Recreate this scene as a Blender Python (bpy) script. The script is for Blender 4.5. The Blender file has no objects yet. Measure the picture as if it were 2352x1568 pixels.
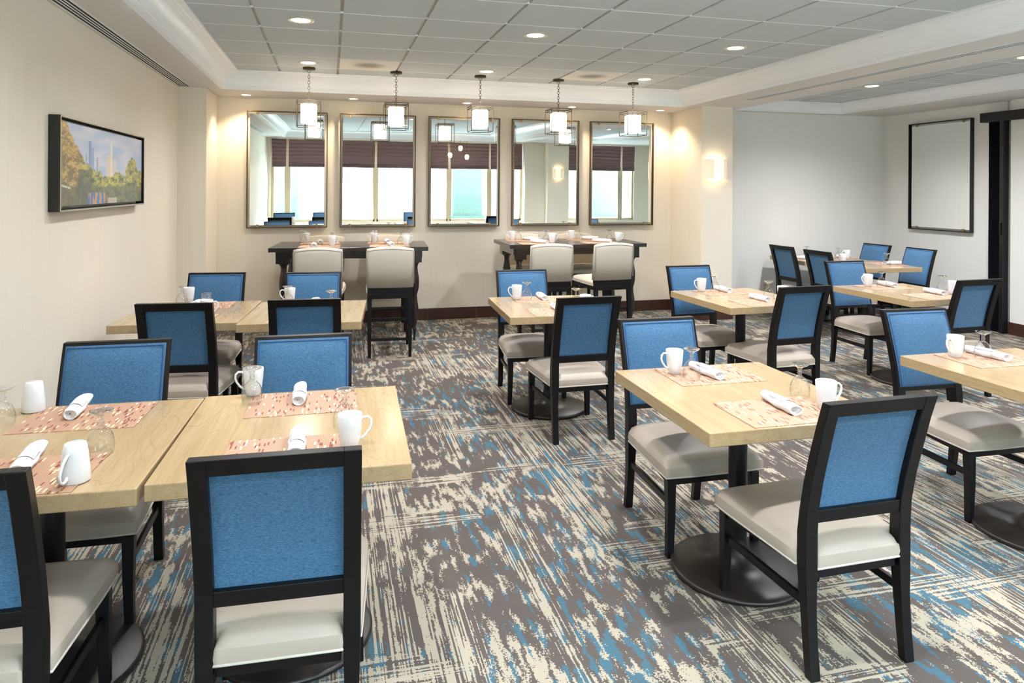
import bpy, math, random
from mathutils import Vector, Matrix, noise
random.seed(7)
R = math.radians
S = bpy.context.scene
COL = S.collection
PI = math.pi

# ------------------------------------------------------------------ camera, world, light, exposure
cam = bpy.data.objects.new('camera', bpy.data.cameras.new('camera'))
COL.objects.link(cam)
cam.data.sensor_width = 36.0
cam.data.lens = 36.0 * 1600 / 2352
cam.data.shift_y = -351.6 / 2352
cam.data.clip_start = 0.05
YAW = math.atan(418 / 1600.0)
cam.matrix_world = (Matrix.Translation((0, 0, 1.62)) @ Matrix.Rotation(-YAW, 4, 'Z')
                    @ Matrix.Rotation(R(90), 4, 'X') @ Matrix.Rotation(0.0058, 4, 'Z'))
S.camera = cam
S.view_settings.view_transform = 'Standard'
S.view_settings.look = 'None'
S.view_settings.gamma = 1.0
S.view_settings.use_curve_mapping = False
S.view_settings.exposure = 1.52

W = bpy.data.worlds.new('world'); S.world = W; W.use_nodes = True
W.node_tree.nodes['Background'].inputs[0].default_value = (0.70, 0.85, 1.0, 1)
W.node_tree.nodes['Background'].inputs[1].default_value = 23.0

def light(name, kind, loc, energy, col, rot=(0, 0, 0), parent=None, **kw):
    l = bpy.data.lights.new(name, kind); l.energy = energy; l.color = col
    for k, v in kw.items(): setattr(l, k, v)
    o = bpy.data.objects.new(name, l); COL.objects.link(o)
    o.location = loc; o.rotation_euler = rot
    if parent: o.parent = parent
    return o

light('sun', 'SUN', (0, 4, 8), 1.5, (1.0, 0.97, 0.92), rot=(R(-48), 0, R(8)), angle=R(3))
# portals just outside the window openings guide the sky light into the room
for x0, x1 in ((-1.45, 5.15), (6.35, 8.5)):
    p = light('window_portal', 'AREA', ((x0 + x1) / 2, -1.72, 1.6), 1, (1, 1, 1), rot=(R(90), 0, 0),
              shape='RECTANGLE', size=x1 - x0, size_y=2.1)
    p.data.cycles.is_portal = True

WARM = (1.0, 0.80, 0.56)
NEUT = (0.93, 0.945, 0.98)
SPOT_E = 61.0
WALL_E = 16.0

# ------------------------------------------------------------------ helpers
def s2l(c):
    return tuple(((v / 255) / 12.92 if v / 255 <= 0.04045 else ((v / 255 + 0.055) / 1.055) ** 2.4) for v in c)

def tag(o, label=None, cat=None, group=None, kind=None):
    if label: o['label'] = label
    if cat: o['category'] = cat
    if group: o['group'] = group
    if kind: o['kind'] = kind
    return o

class MB:
    def __init__(s): s.v = []; s.f = []; s.sm = []
    def add(s, vs, fs, smooth=False):
        n = len(s.v); s.v += [tuple(v) for v in vs]
        s.f += [tuple(i + n for i in f) for f in fs]; s.sm += [smooth] * len(fs)
        return s
    def box(s, x0, x1, y0, y1, z0, z1):
        v = [(x, y, z) for z in (z0, z1) for y in (y0, y1) for x in (x0, x1)]
        return s.add(v, [(0, 2, 3, 1), (4, 5, 7, 6), (0, 1, 5, 4), (2, 6, 7, 3), (0, 4, 6, 2), (1, 3, 7, 5)])
    def loft(s, secs, smooth=False, caps=True, closed=False):
        n = len(secs[0]); vs = [p for q in secs for p in q]; fs = []
        m = len(secs)
        for i in range(m if closed else m - 1):
            for j in range(n):
                a = i * n + j; b = i * n + (j + 1) % n; i2 = (i + 1) % m
                fs.append((a, b, i2 * n + (j + 1) % n, i2 * n + j))
        if caps and not closed:
            fs.append(tuple(range(n))[::-1]); fs.append(tuple((m - 1) * n + j for j in range(n)))
        return s.add(vs, fs, smooth)
    def bar(s, secs):
        """secs: (cx, cy, z, wx, wy) rectangular sections stacked in z"""
        return s.loft([[(cx - wx / 2, cy - wy / 2, z), (cx + wx / 2, cy - wy / 2, z), (cx + wx / 2, cy + wy / 2, z), (cx - wx / 2, cy + wy / 2, z)] for cx, cy, z, wx, wy in secs])
    def beam(s, a, b, w, h):
        a, b = Vector(a), Vector(b); d = (b - a).normalized()
        side = d.cross(Vector((0, 0, 1)))
        if side.length < 1e-4: side = Vector((1, 0, 0))
        side.normalize(); up = side.cross(d)
        sec = lambda p: [p + side * w / 2 * i + up * h / 2 * j for i, j in ((-1, -1), (1, -1), (1, 1), (-1, 1))]
        return s.loft([sec(a), sec(b)])
    def lathe(s, prof, n=32, cx=0, cy=0, cap=True):
        vs = []; fs = []
        for r, z in prof:
            for k in range(n):
                a = 2 * PI * k / n; vs.append((cx + r * math.cos(a), cy + r * math.sin(a), z))
        for i in range(len(prof) - 1):
            for k in range(n):
                fs.append((i * n + k, i * n + (k + 1) % n, (i + 1) * n + (k + 1) % n, (i + 1) * n + k))
        s.add(vs, fs, True)
        if cap:
            for i, rev in ((0, True), (len(prof) - 1, False)):
                if prof[i][0] > 1e-5:
                    c = [vs[i * n + k] for k in range(n)]
                    s.add(c, [tuple(range(n))[::-1] if rev else tuple(range(n))])
        return s
    def tube(s, pts, r, n=8, closed=False):
        P = [Vector(p) for p in pts]; m = len(P); secs = []; prev = None
        for i in range(m):
            if closed: d = P[(i + 1) % m] - P[i - 1]
            else: d = P[min(i + 1, m - 1)] - P[max(i - 1, 0)]
            d.normalize()
            if prev is None:
                a = Vector((0, 0, 1)) if abs(d.z) < .9 else Vector((1, 0, 0))
                u = d.cross(a).normalized()
            else:
                u = (prev - d * prev.dot(d)).normalized()
            prev = u; w = d.cross(u); rr = r[i] if isinstance(r, (list, tuple)) else r
            secs.append([P[i] + (u * math.cos(2 * PI * k / n) + w * math.sin(2 * PI * k / n)) * rr for k in range(n)])
        return s.loft(secs, True, True, closed)
    def build(s, name, mat, parent=None, bevel=0, seg=2, smooth=None, loc=None):
        me = bpy.data.meshes.new(name); me.from_pydata(s.v, [], s.f)
        me.polygons.foreach_set('use_smooth', [bool(x) if smooth is None else smooth for x in s.sm])
        me.materials.append(mat); me.update()
        o = bpy.data.objects.new(name, me); COL.objects.link(o)
        if parent: o.parent = parent
        if loc: o.location = loc
        if bevel:
            b = o.modifiers.new('bevel', 'BEVEL'); b.width = bevel; b.segments = seg; b.limit_method = 'ANGLE'; b.angle_limit = R(40)
        return o

def empty(name, loc=(0, 0, 0), rz=0):
    o = bpy.data.objects.new(name, None); COL.objects.link(o)
    o.location = loc; o.rotation_euler = (0, 0, rz); o.empty_display_size = .1
    return o

def copy_tree(o, parent=None):
    c = o.copy(); COL.objects.link(c); c.parent = parent
    for ch in list(o.children): copy_tree(ch, c)
    return c

_used = set()
def place(proto, loc, rz, label, group=None, rx=0):
    if proto.name in _used: o = copy_tree(proto)
    else: o = proto; _used.add(proto.name)
    o.location = loc; o.rotation_euler = (rx, 0, rz)
    o['label'] = label
    if group: o['group'] = group
    return o

def struct(o):
    o['kind'] = 'structure'; return o

# ------------------------------------------------------------------ materials
class NT:
    def __init__(s, name):
        s.m = bpy.data.materials.new(name); s.m.use_nodes = True; s.t = s.m.node_tree
        s.b = s.t.nodes['Principled BSDF']; s.out = s.t.nodes['Material Output']
    def n(s, typ, **kw):
        o = s.t.nodes.new(typ)
        for k, v in kw.items():
            setattr(o, k, v)
        return o
    def set(s, node, i, v):
        if hasattr(v, 'is_output') or isinstance(v, bpy.types.NodeSocket): s.t.links.new(v, node.inputs[i])
        else: node.inputs[i].default_value = v
    def math(s, op, a, b=None, c=None, clamp=False):
        o = s.n('ShaderNodeMath', operation=op); o.use_clamp = clamp
        s.set(o, 0, a)
        if b is not None: s.set(o, 1, b)
        if c is not None: s.set(o, 2, c)
        return o.outputs[0]
    def coord(s, kind='Object'):
        return s.n('ShaderNodeTexCoord').outputs[kind]
    def xyz(s, v):
        o = s.n('ShaderNodeSeparateXYZ'); s.set(o, 0, v); return o.outputs
    def comb(s, x, y, z=0.0):
        o = s.n('ShaderNodeCombineXYZ'); s.set(o, 0, x); s.set(o, 1, y); s.set(o, 2, z); return o.outputs[0]
    def scale(s, v, sc, off=(0, 0, 0)):
        o = s.n('ShaderNodeMapping'); s.set(o, 0, v); o.inputs['Scale'].default_value = sc; o.inputs['Location'].default_value = off
        return o.outputs[0]
    def noise(s, v, sc=1.0, det=2.0, rough=.5, dist=0.0):
        o = s.n('ShaderNodeTexNoise'); s.set(o, 'Vector', v); o.inputs['Scale'].default_value = sc
        o.inputs['Detail'].default_value = det; o.inputs['Roughness'].default_value = rough; o.inputs['Distortion'].default_value = dist
        return o.outputs['Fac']
    def smooth(s, v, a, b):
        o = s.n('ShaderNodeMapRange', interpolation_type='SMOOTHSTEP'); s.set(o, 0, v)
        o.inputs[1].default_value = a; o.inputs[2].default_value = b
        return o.outputs[0]
    def mix(s, f, a, b):
        o = s.n('ShaderNodeMix', data_type='RGBA'); s.set(o, 0, f)
        for i, v in ((6, a), (7, b)):
            if isinstance(v, tuple) and len(v) == 3: v = v + (1,)
            s.set(o, i, v)
        return o.outputs[2]
    def bump(s, h, strength=.2, dist=.01):
        o = s.n('ShaderNodeBump'); o.inputs['Strength'].default_value = strength; o.inputs['Distance'].default_value = dist
        s.set(o, 'Height', h); s.t.links.new(o.outputs[0], s.b.inputs['Normal'])
    def col(s, c):
        if isinstance(c, tuple) and len(c) == 3: c = c + (1,)
        s.set(s.b, 'Base Color', c)
    def p(s, **kw):
        for k, v in kw.items(): s.b.inputs[k.replace('_', ' ')].default_value = v
        return s

def plain(name, rgb, rough=.5, var=.04, sc=30, **kw):
    t = NT(name); c = s2l(rgb); n = t.noise(t.coord(), sc, 3)
    t.col(t.mix(n, tuple(x * (1 - var) for x in c), tuple(min(1, x * (1 + var)) for x in c)))
    t.p(Roughness=rough, **kw); return t.m

def m_wall(name, rgb, dark):
    t = NT(name); v = t.coord()
    n = t.noise(t.scale(v, (160, 160, 1.2)), 1, 3)
    n2 = t.noise(t.scale(v, (700, 700, 60)), 1, 2)
    f = t.math('ADD', t.math('MULTIPLY', n, .7), t.math('MULTIPLY', n2, .3))
    t.col(t.mix(t.smooth(f, .3, .7), s2l(dark), s2l(rgb))); t.p(Roughness=.75)
    t.b.inputs['Specular IOR Level'].default_value = .25
    t.bump(f, .08, .002); return t.m

def m_carpet():
    t = NT('carpet_weave'); v = t.coord()
    X, Y, Z = t.xyz(v)
    g = .0034                                   # loom pixel size
    snap = lambda a: t.math('MULTIPLY', t.math('FLOOR', t.math('DIVIDE', a, g)), g)
    q = t.comb(snap(X), snap(Y))
    jx = t.math('MULTIPLY', t.math('SUBTRACT', t.noise(q, 62, 2, .7), .5), .030)
    jy = t.math('MULTIPLY', t.math('SUBTRACT', t.noise(t.scale(q, (1, 1, 1), (9, 3, 0)), 48, 2, .7), .5), .040)
    qx, qy, qz = t.xyz(q)
    p = t.comb(t.math('ADD', qx, jx), t.math('ADD', qy, jy))
    s1 = t.noise(t.scale(p, (25, 5.6, 1)), 1, 2.5, .6)
    s2 = t.noise(t.scale(p, (78, 9, 1), (5, 1, 0)), 1, 1.5, .6)
    big = t.noise(t.scale(p, (3.8, 3.2, 1), (3, 7, 0)), 1, 2)
    tex = t.noise(q, 150, 2, .7)
    fine = t.noise(t.scale(q, (105, 1.3, 1), (2, 4, 0)), 1, 1)
    cl = t.smooth(t.noise(t.scale(q, (2.6, .6, 1), (11, 2, 0)), 1, 1), .48, .58)
    a = t.math('ADD', t.math('MULTIPLY', s1, 1.05), t.math('MULTIPLY', s2, .50))
    a = t.math('ADD', a, t.math('MULTIPLY', big, .65))
    a = t.math('ADD', a, t.math('MULTIPLY', tex, .40))
    a = t.math('ADD', a, t.math('MULTIPLY', t.math('MULTIPLY', t.math('SUBTRACT', fine, .485), cl), 2.0))
    hb = t.smooth(t.noise(t.scale(q, (.9, 3.2, 1), (21, 13, 0)), 1, 1.5), .60, .63)
    hl = t.noise(t.scale(q, (2.5, 80, 1), (0, 5, 0)), 1, 1)
    a = t.math('ADD', a, t.math('MULTIPLY', t.math('MULTIPLY', t.math('SUBTRACT', hl, .47), hb), 2.2))
    beige = t.smooth(a, 1.372, 1.388)
    tn = t.noise(t.scale(p, (30, 5.5, 1), (31, 8, 0)), 1, 2.5)
    tb = t.noise(t.scale(v, (1.3, 1.1, 1), (1, 3, 0)), 1, 1)
    teal = t.smooth(t.math('ADD', t.math('ADD', tn, t.math('MULTIPLY', tb, .55)), t.math('MULTIPLY', tex, .12)), .905, .93)
    pile = t.noise(v, 420, 1)
    dark = t.mix(pile, s2l((66, 59, 56)), s2l((98, 90, 85)))
    blue = t.mix(pile, s2l((50, 78, 90)), s2l((80, 110, 124)))
    lt = t.mix(pile, s2l((142, 133, 117)), s2l((170, 160, 143)))
    t.col(t.mix(beige, t.mix(teal, dark, blue), lt))
    t.p(Roughness=.95); t.b.inputs['Specular IOR Level'].default_value = .1
    t.bump(pile, .35, .004); return t.m

def m_wood(name, a, b, axis=1, rough=.22, coat=.35):
    t = NT(name); v = t.coord()
    sc = (22, 1.6, 22) if axis == 1 else (1.6, 22, 22)
    n = t.noise(t.scale(v, sc), 1, 4, .6, .6)
    sc2 = (7, .9, 7) if axis == 1 else (.9, 7, 7)
    n2 = t.noise(t.scale(v, sc2), 1, 2, .5, 1.0)
    rings = t.math('FRACT', t.math('MULTIPLY', n2, 14))
    rl = t.smooth(t.math('ABSOLUTE', t.math('SUBTRACT', rings, .5)), .38, .5)
    sc3 = (260, 6, 260) if axis == 1 else (6, 260, 260)
    pores = t.noise(t.scale(v, sc3), 1, 2)
    f = t.math('ADD', t.math('MULTIPLY', n, .6), t.math('MULTIPLY', pores, .4))
    c = t.mix(t.smooth(f, .3, .7), s2l(b), s2l(a))
    c2 = t.mix(t.math('MULTIPLY', rl, .35), c, tuple(x * .72 for x in s2l(b)))
    t.col(c2); t.p(Roughness=rough, Coat_Weight=coat, Coat_Roughness=.12)
    t.bump(f, .05, .001); return t.m

def m_fabric(name, a, b):
    t = NT(name); v = t.coord()
    h = t.noise(t.scale(v, (110, 110, 760)), 1, 3); w = t.noise(t.scale(v, (760, 760, 110), (3, 3, 3)), 1, 3)
    f = t.math('ADD', t.math('MULTIPLY', h, .6), t.math('MULTIPLY', w, .4))
    t.col(t.mix(t.smooth(f, .34, .66), s2l(a), s2l(b)))
    t.p(Roughness=.75, Sheen_Weight=.25, Sheen_Roughness=.5); t.b.inputs['Specular IOR Level'].default_value = .3
    t.bump(f, .25, .001); return t.m

def m_leather(name, a):
    t = NT(name); v = t.coord(); n = t.noise(v, 260, 3); n2 = t.noise(v, 6, 2)
    c = s2l(a); t.col(t.mix(n2, tuple(x * .94 for x in c), c)); t.p(Roughness=.42)
    t.bump(n, .06, .001); return t.m

def m_mat():
    t = NT('woven_placemat'); v = t.coord(); X, Y, Z = t.xyz(v)
    c = t.math('DIVIDE', X, .0056); ci = t.math('FLOOR', c); cf = t.math('FRACT', c)
    wn = t.n('ShaderNodeTexWhiteNoise', noise_dimensions='1D'); t.set(wn, 'W', ci)
    r = t.math('ADD', t.math('DIVIDE', Y, .027), t.math('MULTIPLY', wn.outputs[0], 17.0)); ri = t.math('FLOOR', r)
    w2 = t.n('ShaderNodeTexWhiteNoise', noise_dimensions='2D'); t.set(w2, 'Vector', t.comb(ci, ri))
    q = w2.outputs[0]
    brown = t.math('GREATER_THAN', q, .915); cream = t.math('LESS_THAN', q, .045)
    thread = t.smooth(t.math('ABSOLUTE', t.math('SUBTRACT', t.math('FRACT', t.math('MULTIPLY', c, 2.0)), .5)), .22, .34)
    base = t.mix(thread, s2l((202, 166, 138)), s2l((128, 84, 62)))
    base = t.mix(brown, base, s2l((128, 66, 44))); base = t.mix(cream, base, s2l((236, 208, 176)))
    t.col(base); t.p(Roughness=.6); t.bump(thread, -.3, .001); return t.m

def m_glass(name, tint=(1, 1, 1), ior=1.5, boost=1.0):
    t = NT(name); t.t.nodes.remove(t.b)
    tr = t.n('ShaderNodeBsdfTransparent'); tr.inputs[0].default_value = tint + (1,)
    g = t.n('ShaderNodeBsdfGlossy'); g.inputs['Roughness'].default_value = .02; g.inputs[0].default_value = (1, 1, 1, 1)
    fr = t.n('ShaderNodeLayerWeight'); fr.inputs[0].default_value = .5
    fz = t.math('MULTIPLY_ADD', t.math('POWER', fr.outputs['Facing'], 3.5), .55 * boost, .045 * boost)
    nz = t.noise(t.coord(), 90, 1)
    if boost > 1: t.set(tr, 0, t.mix(t.math('POWER', fr.outputs['Facing'], 2.5), tint, (.42, .44, .45)))
    f = t.math('MULTIPLY', fz, t.math('ADD', .95, t.math('MULTIPLY', nz, .1)), clamp=True)
    mx = t.n('ShaderNodeMixShader'); t.set(mx, 0, f); t.t.links.new(tr.outputs[0], mx.inputs[1]); t.t.links.new(g.outputs[0], mx.inputs[2])
    t.t.links.new(mx.outputs[0], t.out.inputs[0]); return t.m

def m_emit(name, rgb, st, base=(255, 255, 255)):
    t = NT(name); n = t.noise(t.coord(), 40, 2)
    t.col(t.mix(n, tuple(x * .97 for x in s2l(base)), s2l(base)))
    t.b.inputs['Emission Color'].default_value = s2l(rgb) + (1,); t.b.inputs['Emission Strength'].default_value = st
    t.p(Roughness=.4); return t.m

def m_mirror():
    t = NT('mirror_silver'); t.col((.90, .91, .89)); t.p(Metallic=1.0, Roughness=.0)
    n = t.noise(t.scale(t.coord(), (3.0, 3.0, 1.3)), 1, 1); t.bump(n, .02, .02); return t.m

def m_brick():
    t = NT('pale_brick'); v = t.coord(); X, Y, Z = t.xyz(v)
    b = t.n('ShaderNodeTexBrick'); t.set(b, 'Vector', t.comb(X, Z)); b.inputs['Scale'].default_value = 4.2
    b.inputs['Color1'].default_value = s2l((70, 63, 59)) + (1,); b.inputs['Color2'].default_value = s2l((62, 55, 52)) + (1,)
    b.inputs['Mortar'].default_value = s2l((80, 77, 74)) + (1,); b.inputs['Mortar Size'].default_value = .02
    t.set(t.b, 'Base Color', b.outputs[0]); t.p(Roughness=.9); return t.m

def m_tile():
    t = NT('ceiling_tile_board'); v = t.coord(); n = t.noise(v, 220, 3); n2 = t.noise(v, 1.2, 2)
    t.col(t.mix(n, s2l((178, 184, 187)), s2l((196, 202, 205)))); t.p(Roughness=.9)
    t.bump(n, .2, .002); return t.m

def m_vent():
    t = NT('sooty_vent_panel'); v = t.coord(); X, Y, Z = t.xyz(v)
    r = t.math('SQRT', t.math('ADD', t.math('POWER', X, 2.0), t.math('POWER', Y, 2.0)))
    rr = t.math('ADD', r, t.math('MULTIPLY', t.noise(v, 14, 3), .06))
    f = t.smooth(rr, .07, .24)
    t.col(t.mix(f, s2l((150, 148, 142)), s2l((216, 214, 208)))); t.p(Roughness=.8); return t.m

M = {}
M['wall'] = m_wall('wallpaper_cream', (232, 224, 208), (227, 217, 201))
M['wall_cool'] = m_wall('wall_paint_pale', (229, 228, 224), (225, 224, 220))
M['carpet'] = m_carpet()
M['wood'] = m_wood('ash_tabletop', (182, 157, 119), (166, 140, 102))
M['blue'] = m_fabric('blue_weave', (30, 78, 118), (82, 126, 162))
M['piping'] = plain('blue_piping', (44, 84, 138), .6)
M['frame'] = plain('espresso_wood', (11, 8, 10), .38, .15, 12)
M['frame'].node_tree.nodes['Principled BSDF'].inputs['Specular IOR Level'].default_value = .32
M['leather'] = m_leather('taupe_leather', (172, 160, 147))
M['welt'] = m_leather('taupe_welt', (190, 182, 172))
M['stool'] = m_leather('taupe_vinyl', (196, 187, 172))
M['metal'] = plain('black_metal', (26, 26, 29), .3, .1, 20, Metallic=.3)
M['basemetal'] = plain('cast_base_black', (36, 30, 27), .38, .25, 8, Metallic=.2)
M['bar'] = m_wood('dark_bar_wood', (40, 31, 29), (24, 18, 18), 0, .25, .4)
M['ceramic'] = plain('white_ceramic', (222, 224, 227), .14, .01, 10, Coat_Weight=.3)
M['napkin'] = plain('white_linen', (222, 222, 224), .9, .02, 300)
M['glass'] = m_glass('clear_glass', (.97, .98, .98), 1.5, 1.7)
M['glass_thick'] = m_glass('thick_clear_glass', (.90, .92, .92), 1.5, 3.0)
M['mat'] = m_mat()
M['mirror'] = m_mirror()
M['bronze'] = plain('bronze_metal', (92, 78, 64), .35, .2, 30, Metallic=.7)
M['darkbronze'] = plain('dark_bronze', (66, 58, 48), .4, .2, 30, Metallic=.6)
M['blackframe'] = plain('black_frame', (22, 20, 22), .4, .1, 30)
M['brass'] = plain('aged_brass', (168, 138, 92), .35, .1, 50, Metallic=.8)
M['crown'] = plain('white_crown_paint', (238, 240, 244), .35, .01, 3)
M['soffit'] = plain('soffit_paint', (212, 209, 207), .7, .01, 3)
M['tile'] = m_tile()
M['grid'] = plain('grid_bar_paint', (176, 171, 160), .6, .05, 20)
M['vent'] = m_vent()
M['base'] = plain('baseboard_brown', (66, 40, 32), .35, .12, 6)
M['lamp'] = m_emit('frosted_lamp_glass', (255, 232, 196), 3.0)
M['sconce'] = m_emit('sconce_acrylic', (255, 226, 182), .14, (225, 212, 194))
M['sconce_hot'] = m_emit('sconce_acrylic_bright', (255, 232, 192), .34, (225, 212, 194))
M['lens'] = m_emit('downlight_lens', (255, 228, 188), 7)
M['trimring'] = plain('downlight_trim', (214, 206, 190), .3, .05, 20)
M['plate'] = plain('ivory_plastic', (224, 216, 198), .4, .01)
M['slot'] = plain('dark_slot', (18, 18, 18), .7)
M['shade'] = m_fabric('mauve_shade_cloth', (116, 92, 94), (138, 112, 112))
M['mullion'] = plain('beige_mullion', (196, 180, 150), .5)
M['pane'] = m_glass('window_pane', (.90, .96, .95), 1.5, 1.0)
M['brick'] = m_brick()
M['greencol'] = plain('green_grey_stone', (52, 68, 60), .8, .15, 6)
M['bark'] = plain('bark', (120, 122, 120), .9, .2, 20)
M['ground'] = plain('paving', (170, 168, 162), .9, .1, 3)
M['accordion'] = plain('black_vinyl_pleats', (20, 17, 26), .45, .1, 20)

# ------------------------------------------------------------------ the setting
ZS, ZT, ZR = 2.65, 2.823, 2.78      # soffit, main tray, right tray heights
XL, YB, XR, YA, YW = -1.53, 8.545, 7.5, 8.12, -1.6

struct(MB().box(-1.75, 9.4, -1.75, 8.75, -.08, 0).build('floor', M['carpet']))
struct(MB().box(XL - .2, XL, YW, YB + .2, 0, 3.0).build('wall_left', M['wall']))
struct(MB().box(XL, -1.25, 7.83, YB, 0, ZS).build('wall_left_pier', M['wall']))
struct(MB().box(XL, 4.45, YB, YB + .2, 0, 3.0).build('wall_back', M['wall']))
struct(MB().box(4.45, 4.88, 7.75, YB + .2, 0, 3.0).build('wall_back_pier', M['wall']))
struct(MB().box(4.88, XR + .2, YA, YA + .2, 0, 3.0).build('wall_alcove', M['wall_cool']))
w = MB(); w.box(XR, XR + .2, 6.28, YA, 0, 3.0); w.box(XR - .05, XR + .2, 3.0, 6.20, 0, 3.0); w.box(XR + .02, XR + .2, 6.20, 6.28, 0, 3.0)
w.box(XR + .2, 9.4, 2.9, 3.0, 0, 3.0); w.box(9.2, 9.4, YW, 2.9, 0, 3.0)
struct(w.build('wall_right', M['wall_cool']))
# window wall behind the camera
bays = [(-1.42, -1.08), (-1.02, 1.13), (1.19, 3.07), (3.13, 4.19), (4.25, 5.12), (6.36, 8.05), (8.11, 8.48)]
w = MB(); w.box(XL, 9.2, YW - .2, YW, 0, .50); w.box(XL, 9.2, YW - .2, YW, 2.62, 3.0)
w.box(XL, -1.45, YW - .2, YW, .50, 2.62); w.box(5.15, 6.33, YW - .2, YW, .50, 2.62); w.box(8.5, 9.2, YW - .2, YW, .50, 2.62)
w.box(5.15, 5.72, YW, YW + .25, 0, ZS)
struct(w.build('wall_window', M['wall']))
struct(MB().box(5.72, 6.33, YW, YW + .5, 0, ZS).build('wall_window_pier', M['wall']))
for i, (x0, x1) in enumerate(bays):
    f = MB(); t = .035
    for a in ((x0 - .03, x0 + t, .50, 2.62), (x1 - t, x1 + .03, .50, 2.62)): f.box(a[0], a[1], YW - .12, YW - .04, a[2], a[3])
    f.box(x0, x1, YW - .12, YW - .04, .50, .56); f.box(x0, x1, YW - .12, YW - .04, 2.56, 2.62)
    wo = struct(f.build('window_%d' % (i + 1), M['mullion']))
    MB().box(x0 + t, x1 - t, YW - .084, YW - .078, .56, 2.56).build('pane', M['pane'], wo)
    # roman shade, pleated
    s = MB(); secs = []
    z = 2.61; prof = []
    for k in range(9):
        prof += [(YW + .03, z), (YW + .055 + (.02 if k > 5 else 0), z - .035)]; z -= .096 if k < 6 else .045
    prof.append((YW + .03, z))
    a = [(x0, y, zz) for y, zz in prof] + [(x0, YW + .015, zz) for y, zz in prof[::-1]]
    b = [(x1, p[1], p[2]) for p in a]
    s.loft([a, b])
    sp = ['narrow, at the far left end', 'wide, second from the left wall', 'wide, third from the left wall', 'left of the white column', 'narrow, beside the white column', 'wide, right of the sconce pier', 'narrow, at the far right end'][i]
    tag(s.build('roman_shade', M['shade']), 'mauve roman window shade seen in the mirrors, ' + sp, 'window shade', 'mauve roman shades over the windows')

# soffits and beams (one lowered ceiling mesh)
w = MB(); H3 = 3.0
w.box(XL, -1.087, YW, YB, ZS, H3); w.box(-1.087, 4.22, 7.80, YB, ZS, H3); w.box(-1.087, 4.22, YW, -1.0, ZS, H3)
w.box(4.22, 5.04, YW, YB, ZS, H3); w.box(5.04, XR + .3, 8.03, YB, ZS, H3); w.box(6.73, 9.3, 3.0, 8.03, ZS, H3)
w.box(5.04, 9.3, YW, -1.0, ZS, H3); w.box(8.7, 9.3, -1.0, 3.0, ZS, H3)
w.box(6.73, 8.7, -1.0, 3.0, ZS, H3)
struct(w.build('ceiling_soffit', M['soffit']))
def tiles(x0, x1, y0, y1, z, gx, gy, px, py, name):
    w = MB(); w.box(x0 - .1, x1 + .1, y0 - .1, y1 + .1, z + .012, z + .04)
    g = struct(w.build(name + '_grid', M['grid']))
    w = MB(); 
    xs = [gx + px * k for k in range(-20, 30)]; ys = [gy + py * k for k in range(-40, 40)]
    for a in range(len(xs) - 1):
        for b in range(len(ys) - 1):
            u0, u1, v0, v1 = max(xs[a] + .011, x0 - .08), min(xs[a + 1] - .011, x1 + .08), max(ys[b] + .0045, y0 - .08), min(ys[b + 1] - .0045, y1 + .08)
            if u1 > u0 and v1 > v0: w.box(u0, u1, v0, v1, z, z + .014)
    o = struct(w.build(name, M['tile'])); w = MB()
    for yy in ys:
        if y0 - .05 < yy < y1 + .05: w.box(x0 - .05, x1 + .05, yy - .0045, yy + .0045, z - .0012, z + .013)
    struct(w.build('trim_3' if name == 'ceiling' else 'trim_4', M['crown'])); return o
K = .96
PX = .609 * K
tiles(-.907, 4.07, -.85, 7.70, ZT, .075 * K, 6.985 * K, PX, PX, 'ceiling')
tiles(5.2, 6.58, -.85, 7.88, ZR, 5.35, 6.985 * K, PX, PX, 'ceiling_alcove')
def crown(name, x0, x1, y0, y1, z0, z1, pr):
    w = MB(); secs = []
    for (o, h) in pr:
        zz = z0 + h * (z1 - z0)
        secs.append([(x0 + o, y0 + o, zz), (x1 - o, y0 + o, zz), (x1 - o, y1 - o, zz), (x0 + o, y1 - o, zz)])
    w.loft(secs, False, False)
    o = struct(w.build(name, M['crown'])); 
    return o
pr = [(-.02, -.06), (.012, -.06), (.012, .05), (.022, .06), (.022, .14), (.03, .16)]
for k in range(1, 11):
    a = k / 10 * PI / 2; pr.append((.03 + .10 * (1 - math.cos(a)), .16 + .66 * math.sin(a)))
pr += [(.135, .84), (.135, .88), (.165, .90), (.165, 1.02)]
crown('trim_1', -1.087, 4.22, -1.0, 7.80, ZS, ZT, pr)
crown('trim_2', 5.04, 6.73, -1.0, 8.03, ZS, ZR, [(-.02, .004), (.012, .004)] + pr[2:])
# baseboards
def bb(name, boxes):
    w = MB()
    for b in boxes: w.box(*b, 0, .14)
    struct(w.build(name, M['base'], bevel=.002))
t = .012
bb('baseboard_left', [(XL, XL + t, YW, 7.83), (XL, -1.25 + t, 7.83 - t, 7.83), (-1.25, -1.25 + t, 7.83, YB)])
segs = []
x = -1.25
while x < 4.45:
    segs.append((x, min(x + .605, 4.45) - .003, YB - t, YB)); x += .605
segs += [(4.45 - t, 4.45, 7.75 - t, YB), (4.45, 4.88 + t, 7.75 - t, 7.75), (4.88, 4.88 + t, 7.75, YA)]
bb('baseboard_back', segs)
bb('baseboard_alcove', [(4.88, XR, YA - t, YA), (XR - t, XR, 6.56, YA), (XR - .05 - t, XR - .05, 3.0, 6.20 + t), (XR - .05, XR + .02, 6.20, 6.20 + t)])
bb('baseboard_window', [(XL, 9.2, YW, YW + t)])
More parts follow.
